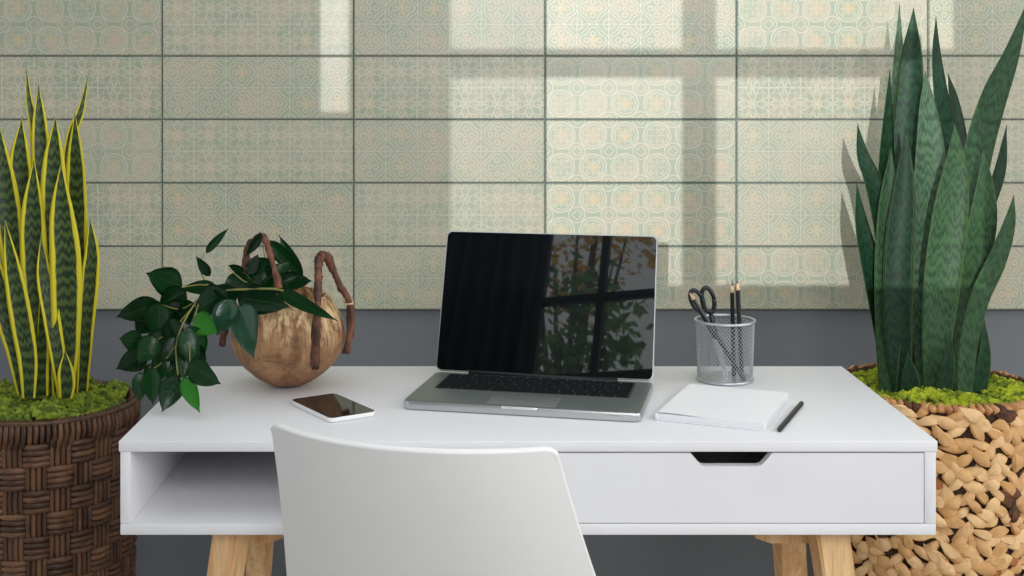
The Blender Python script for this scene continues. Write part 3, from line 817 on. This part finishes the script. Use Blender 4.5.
# (points base->tip), depth base, depth tip, yaw
RL = [
 ([(901, 392, 7), (893, 290, 9), (893, 180, 10), (897, 90, 9), (899.5, 3, 0)], .03, .10, .5),
 ([(904, 394, 8), (902, 300, 11), (903, 200, 13), (910, 90, 11), (912, 50, 8), (913.6, 8, 0)], .02, .06, -.45),
 ([(940, 392, 8), (948, 280, 11), (953, 170, 12), (942, 110, 9.5), (936, 60, 6), (936, 16, 0)], .04, .08, .5),
 ([(946, 392, 8), (957, 280, 9), (965, 190, 8), (960, 140, 8), (953, 100, 6), (948, 73, 0)], .05, .10, .6),
 ([(890, 392, 8), (884, 300, 10), (884, 200, 10), (886, 140, 8), (890, 69, 0)], .01, .03, .55),
 ([(888, 394, 7), (888, 300, 10), (884, 240, 10), (873, 185, 9), (862, 155, 6.5), (857.5, 124, 0)], -.01, -.01, .3),
 ([(892, 393, 7), (880, 320, 9), (870, 265, 10), (861, 225, 7), (856.5, 183, 0)], .0, -.02, .3),
 ([(926, 396, 8), (924, 320, 13), (926, 230, 16), (929, 160, 15), (927, 110, 9), (925, 70, 0)], -.02, .0, .12),
 ([(903, 398, 8), (898, 330, 12), (899, 250, 13), (904, 190, 10), (906, 128, 0)], -.05, -.05, -.25),
 ([(933, 400, 8), (936, 340, 14), (942, 270, 18), (950, 205, 17), (955, 160, 10), (954.6, 124, 0)], -.07, -.07, .1),
 ([(955, 394, 9), (962, 300, 12), (967, 220, 13), (977, 150, 15), (992, 98, 14), (1010, 55, 9), (1030, -4, 0)], .0, .02, .25),
 ([(962, 397, 9), (966, 330, 14), (975, 260, 15), (982, 215, 14), (984, 180, 8), (983, 150, 0)], -.04, -.05, .2),
 ([(962, 393, 6), (974, 290, 7), (984, 220, 7), (999, 170, 7), (1006.7, 125, 0)], .05, .08, .4),
 ([(964, 400, 7), (967, 350, 9), (978, 300, 10), (995, 262, 10), (1008, 225, 7), (1014, 195, 0)], -.08, -.06, .2),
 ([(910, 398, 7), (910, 385, 9), (909, 372, 7), (908, 352, 0)], -.08, -.085, .1),
 ([(941, 398, 6), (945, 380, 8), (948, 360, 6), (951, 335, 0)], -.085, -.09, .1),
 ([(976, 396, 8), (981, 375, 8), (984, 350, 6), (984, 318, 0)], -.05, -.05, .2),
 ([(888, 396, 7), (888, 330, 11), (888, 260, 12), (889, 200, 9), (891, 148, 0)], -.04, -.03, -.2),
 ([(918, 394, 8), (917, 320, 10), (914, 260, 8), (915, 200, 0)], .0, .02, -.4),
 ([(950, 394, 8), (954, 330, 12), (960, 270, 11), (965, 200, 0)], .0, .02, .4),
]
for i_, (pts, a, c, yw) in enumerate(RL):
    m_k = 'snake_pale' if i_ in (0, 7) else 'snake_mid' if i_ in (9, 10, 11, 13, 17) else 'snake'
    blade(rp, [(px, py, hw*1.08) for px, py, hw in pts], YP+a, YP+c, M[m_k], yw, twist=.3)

# ---- left plant: yellow-edged snake plant in a dark rattan basket
YL = 2.5
lp = thing('potted_snake_plant', 'yellow-edged snake plant in a dark brown woven rattan basket left of the desk', 'potted plant', ((44-VX)/F*YL, YL, 0))
LRd, LZ = .173, .665
b = bmesh.new()
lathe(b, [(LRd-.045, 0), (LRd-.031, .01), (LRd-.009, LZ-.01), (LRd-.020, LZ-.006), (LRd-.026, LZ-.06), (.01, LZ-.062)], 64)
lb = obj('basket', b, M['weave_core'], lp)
NCOL, RH = 26, .0415; nrw = 15; dth = 2*PI/NCOL
bh = bmesh.new(); bv = bmesh.new(); rr = random.Random(4)
def cyl(a, r, z): return Vector((r*math.cos(a), r*math.sin(a), z))
def rad(z): return LRd-.022*(1-z/LZ)
for j in range(nrw):
    zc = LZ-.058-j*RH
    for i in range(NCOL):
        ac = (i+.5)*dth+.01*noise.noise(Vector((i, j, 0)))
        if (i+j) % 2 == 0:                       # horizontal canes on top
            for k in range(4):
                z = zc+(k-1.5)*RH*.25
                if z < .006: continue
                pts = [cyl(ac+u*dth*.66, rad(z)+.0065*math.cos(u*PI*.5)-.006+rr.uniform(-.0006, .0006)+.003*(1-u*u), z+rr.uniform(-.0008, .0008)) for u in (-1, -.66, -.33, 0, .33, .66, 1)]
                tube(bh, pts, .0059, 6)
        else:
            for k in range(4):
                a_ = ac+(k-1.5)*dth*.235
                zt = min(zc+RH*.9, LZ-.012)
                pts = [cyl(a_, rad(zc)+.0060*math.cos(u*PI*.5)-.006, zc+u*RH*.82) for u in (-1, -.6, -.2, .2, .6, 1)]
                pts = [p for p in pts if p.z > .004]
                if len(pts) > 2: tube(bv, pts, .0050, 6)
for i in range(NCOL*4):                          # upright canes folded over the rim
    a_ = i*dth/4
    tube(bv, [cyl(a_, rad(LZ)-.002, LZ-.046), cyl(a_, rad(LZ)+.001, LZ-.02), cyl(a_, rad(LZ)-.003, LZ-.004), cyl(a_, rad(LZ)-.012, LZ-.001), cyl(a_, rad(LZ)-.018, LZ-.008)], .0053, 6)
obj('horizontal_weave', bh, M['weave'], lb); obj('upright_weave', bv, M['weave'], lb)
b = bmesh.new(); ring(b, rad(LZ)-.002, LZ-.002, .0045, 90, 8); obj('rim', b, M['weave'], lb)
mo = moss(lp, LRd-.020, LZ-.010, 2400, 8)
SY = M['snakeY']
LLv = [
 ([(40, 392, 5), (46, 320, 5), (42, 220, 6), (36, 140, 5), (29, 100, 3), (26.5, 68, 0)], .03, .05, .2),
 ([(47, 392, 7), (48, 300, 10), (44, 200, 10), (40, 130, 7), (38.5, 84, 0)], .02, .03, .2),
 ([(62, 392, 6), (66, 300, 7), (67, 200, 6), (71, 140, 5), (81, 110, 3), (88.5, 74, 0)], .03, .05, .3),
 ([(30, 392, 7), (27, 310, 10), (22, 230, 12), (20, 165, 10), (21.5, 118, 0)], .01, .01, .2),
 ([(52, 392, 7), (54, 310, 10), (54, 230, 12), (54, 165, 10), (55.5, 117, 0)], .0, .0, .1),
 ([(74, 392, 7), (77, 310, 9), (77, 230, 11), (76, 165, 9), (75, 113, 0)], .01, .02, -.2),
 ([(32, 394, 6), (22, 330, 9), (14, 260, 11), (5, 190, 11), (-1, 124, 0)], -.01, -.01, .2),
 ([(41, 396, 7), (38, 320, 11), (34, 250, 12), (33, 205, 9), (34, 160, 0)], -.03, -.03, .15),
 ([(66, 396, 7), (67, 330, 13), (66, 260, 14), (62, 210, 10), (61, 163, 0)], -.04, -.04, .1),
 ([(82, 396, 5), (86, 330, 7), (90, 280, 8), (92, 250, 6), (90, 218, 0)], -.01, -.01, .2),
 ([(29, 398, 6), (28, 360, 9), (20, 310, 10), (12, 265, 7), (5, 220, 0)], -.06, -.06, .1),
 ([(66, 398, 6), (67, 385, 8), (66, 370, 7), (65, 350, 0)], -.075, -.075, .1),
 ([(64, 397, 5), (60, 370, 6), (52, 320, 7), (44, 275, 6), (41, 235, 0)], -.05, -.04, .4),
 ([(23, 394, 5), (14, 350, 7), (2, 300, 9), (-8, 240, 0)], -.03, -.03, .2),
 ([(48, 396, 5), (46, 350, 6), (47, 300, 6), (52, 240, 0)], -.02, -.02, .5),
]
for pts, a, c, yw in LLv: blade(lp, [(px, py, hw*1.1) for px, py, hw in pts], YL+a, YL+c, SY, yw, cup_=.3, twist=.2)

# ------------------------------------------------------------------ coconut bowl with the vine
YC = 2.275
cb = thing('potted_vine', 'brown coconut planter with twig handles and trailing dark leafy vine', 'potted plant', ((288-VX)/F*YC, YC, TOP))
b = bmesh.new()
outer = [(.004, .0), (.022, .0008), (.050, .013), (.075, .034), (.092, .058), (.0985, .080), (.0965, .105), (.089, .130), (.077, .152), (.068, .166)]
outp = [Vector((r, 0, z)) for r, z in outer]; sm_ = spline(outp, 26)
prof = [(max(p.x, .003), max(p.z, 0)) for p in sm_]
prof += [(.062, .165), (.070, .150), (.080, .125), (.085, .10), (.003, .092)]
rings = []
for r, z in prof:
    rg = []
    for k in range(56):
        a = 2*PI*k/56; dd_ = 1+.018*noise.noise(Vector((math.cos(a)*2, math.sin(a)*2, z*18)))+(.02*math.sin(3*a) if z < .03 else 0)
        tl_ = (.010*math.cos(a)*(z/.165)**2)
        rg.append(Vector((r*dd_*math.cos(a), r*dd_*math.sin(a), z-tl_ if z > .1 else z)))
    rings.append(rg)
loft(b, rings); bowl = obj('bowl', b, M['coco'], cb)
def L3(px, py, Y): return at(px, py, Y)-cb.location
def twig(pts, r, seed, name='handle', mtl=None, n=40, parent=None):
    b = bmesh.new(); P_ = spline([L3(*p) for p in pts], n)
    tube(b, P_, lambda q: r*(1+.10*math.sin(q*23+seed)+.12*math.sin(q*9)), 14, .55, seed); return b
# right handle: two limbs lashed at the top
b = twig([(315, 368, 2.168), (315.5, 340, 2.158), (317, 310, 2.160), (318, 280, 2.185), (319, 262, 2.21), (323, 253, 2.22)], .0066, 1)
q = twig([(319.5, 257, 2.21), (326, 255, 2.225), (333, 270, 2.24), (340, 286, 2.25), (349, 302, 2.26), (350.5, 325, 2.27), (346, 354, 2.26)], .0060, 2)
me_ = bpy.data.meshes.new('t'); q.to_mesh(me_); q.free(); b.from_mesh(me_)
obj('handle', b, M['twig'], cb)
b = twig([(222, 346, 2.28), (225, 325, 2.28), (236, 292, 2.28), (243, 270, 2.29), (249, 246, 2.30), (258, 238, 2.30)], .0056, 3)
q = twig([(255, 239, 2.30), (263, 237, 2.28), (269, 250, 2.225), (274, 268, 2.195), (279, 288, 2.175), (281, 300, 2.172)], .0056, 4)
me_ = bpy.data.meshes.new('t'); q.to_mesh(me_); q.free(); b.from_mesh(me_)
obj('handle', b, M['twig'], cb)
b = bmesh.new()
for c_, rr_ in ((L3(315.8, 322, 2.165), .0082), (L3(348.5, 303, 2.262), .0078), (L3(321, 256, 2.22), .0080)):
    for k in range(3):
        r_ = bmesh.new(); ring(r_, rr_, 0, .0011, 20, 6)
        bmesh.ops.transform(r_, matrix=Matrix.Translation(c_+Vector((0, 0, (k-1)*.002))) @ Matrix.Rotation(.3*k-.2, 4, 'X'), verts=r_.verts)
        me_ = bpy.data.meshes.new('t'); r_.to_mesh(me_); r_.free(); b.from_mesh(me_)
obj('binding', b, M['wood_tip'], cb)
# stems
def stem(pts, r=.0018):
    b = bmesh.new(); tube(b, spline([L3(*p) for p in pts], 16), lambda q: r*(1-.45*q), 7, .1); return b
b = stem([(292, 300, 2.24), (282, 290, 2.15), (253, 289, 2.125), (222, 291, 2.15), (200, 299, 2.13), (186, 318, 2.11), (176, 345, 2.09), (178, 375, 2.07)], .0022)
for pts in ([(222, 291, 2.15), (205, 285, 2.16), (190, 286, 2.16), (180, 288, 2.16)], [(200, 299, 2.13), (180, 309, 2.13), (160, 304, 2.13)],
            [(192, 308, 2.12), (172, 330, 2.12), (156, 341, 2.12), (145, 352, 2.11)], [(200, 299, 2.13), (194, 320, 2.10), (190, 345, 2.08), (190, 365, 2.07)],
            [(176, 345, 2.09), (165, 360, 2.09), (152, 370, 2.09)], [(290, 300, 2.26), (275, 285, 2.25), (266, 262, 2.26), (262, 240, 2.26)],
            [(210, 288, 2.16), (202, 275, 2.19), (200, 262, 2.2), (206, 252, 2.21)], [(285, 295, 2.22), (250, 284, 2.19), (236, 275, 2.18), (228, 268, 2.18)]):
    q = stem(pts, .0013); me_ = bpy.data.meshes.new('t'); q.to_mesh(me_); q.free(); b.from_mesh(me_)
obj('stem', b, M['vine_stem'], cb)
def vleaf(bx, by, tx, ty, w, Yb, Yt, m='vine', tilt=0., fold=.25, curl=.12, label=None):
    A = L3(bx, by, Yb); B = L3(tx, ty, Yt); ax = B-A; Ln = ax.length; ax.normalize()
    view = Vector((0, -1, 0)); side = ax.cross(view).normalized(); nrm = side.cross(ax).normalized()
    side = (side*math.cos(tilt)+nrm*math.sin(tilt)).normalized(); nrm = side.cross(ax).normalized()
    hw = w/2*Yb/F/max(.5, math.cos(tilt)); n = 12; bm = bmesh.new(); uvl = bm.loops.layers.uv.new('UVMap'); g = []
    ph = (bx*7+by*3) % 6.28
    for i in range(n+1):
        s = i/n
        wd = hw*(math.sin(PI*min(1, s**.72*.995+.0))**.85)*(1.08-.25*s)
        if s > .82: wd *= (1-(s-.82)/.18)**.6 if s < 1 else 0
        if i == 0: wd = hw*.12
        wd = max(wd, .0003)
        c = A+ax*(s*Ln)+nrm*(curl*Ln*(4*s*(1-s))*.6)
        row = []
        for k in range(7):
            u = k/3-1
            wave = .05*math.sin(s*9+ph+u*2)*abs(u)
            row.append((c+side*(u*wd)+nrm*(wd*(fold*abs(u)**1.3+wave)), (u+1)/2, s))
        g.append([(bm.verts.new(p), uu, ss) for p, uu, ss in row])
    for a, c in zip(g, g[1:]):
        for i in range(6):
            q4 = (a[i], a[i+1], c[i+1], c[i]); f = bm.faces.new([x[0] for x in q4])
            for l, x in zip(f.loops, q4): l[uvl].uv = (x[1], x[2])
    bmesh.ops.solidify(bm, geom=bm.faces[:], thickness=.0006)
    o = obj('leaf', bm, M[m], cb)
    if label: o['label'] = label
    return o
VL = [
 (182, 287, 146, 273, 25, 2.16, 2.17), (160, 303, 116, 317, 22, 2.14, 2.14), (144, 342, 119, 338, 21, 2.12, 2.12),
 (147, 354, 116, 369, 20, 2.11, 2.11), (156, 336, 138, 364, 20, 2.10, 2.09), (158, 303, 160, 341, 26, 2.13, 2.13),
 (177, 335, 168, 378, 20, 2.10, 2.09), (190, 326, 197, 370, 24, 2.09, 2.08), (190, 362, 221, 384, 24, 2.06, 2.05),
 (177, 376, 162, 412, 20, 2.065, 2.05), (152, 368, 153, 405, 18, 2.085, 2.07), (140, 372, 140, 402, 13, 2.09, 2.09),
 (226, 291, 193, 313, 26, 2.14, 2.12), (216, 286, 180, 289, 12, 2.17, 2.17), (238, 297, 290, 307, 24, 2.155, 2.14),
 (268, 283, 250, 258, 26, 2.21, 2.23), (262, 234, 245, 257, 8, 2.26, 2.27), (268, 241, 300, 276, 13, 2.25, 2.24),
 (302, 278, 279, 235, 11, 2.27, 2.28), (280, 280, 312, 281, 16, 2.21, 2.2), (276, 289, 338, 321, 12, 2.16, 2.13),
 (206, 253, 229, 228, 7, 2.21, 2.22), (210, 276, 196, 256, 9, 2.18, 2.18), (244, 271, 228, 265, 8, 2.2, 2.2),
 (186, 291, 158, 306, 22, 2.14, 2.14), (212, 296, 244, 292, 18, 2.17, 2.16), (262, 290, 298, 276, 18, 2.2, 2.2),
 (175, 300, 172, 335, 22, 2.14, 2.13), (250, 275, 258, 254, 12, 2.2, 2.22), (225, 285, 256, 279, 16, 2.2, 2.2),
 (186, 352, 184, 380, 16, 2.09, 2.08), (165, 352, 158, 384, 18, 2.1, 2.09), (205, 296, 232, 306, 16, 2.14, 2.13),
 (270, 284, 290, 262, 18, 2.22, 2.23), (240, 292, 268, 300, 20, 2.17, 2.15),
 (170, 318, 182, 350, 20, 2.12, 2.11), (184, 300, 190, 326, 20, 2.14, 2.13), (164, 330, 150, 358, 19, 2.13, 2.12), (176, 350, 172, 390, 18, 2.10, 2.09),
 (160, 365, 146, 388, 18, 2.11, 2.10), (196, 345, 206, 372, 18, 2.09, 2.08), (150, 318, 136, 334, 18, 2.15, 2.15), (262, 270, 276, 288, 20, 2.22, 2.2),
]
rv = random.Random(9)
for L_ in VL: vleaf(*L_[:4], L_[4]*1.22, *L_[5:], tilt=rv.uniform(-.45, .45), fold=rv.uniform(.12, .35), curl=rv.uniform(-.1, .18))
vleaf(194, 318, 218, 333, 25, 2.10, 2.08, 'vine_bright', .1, .15, .1, 'bright green leaf')
vleaf(184, 377, 200, 413, 17, 2.07, 2.04, 'vine_bright', .2, .15, .1, 'bright green leaf')
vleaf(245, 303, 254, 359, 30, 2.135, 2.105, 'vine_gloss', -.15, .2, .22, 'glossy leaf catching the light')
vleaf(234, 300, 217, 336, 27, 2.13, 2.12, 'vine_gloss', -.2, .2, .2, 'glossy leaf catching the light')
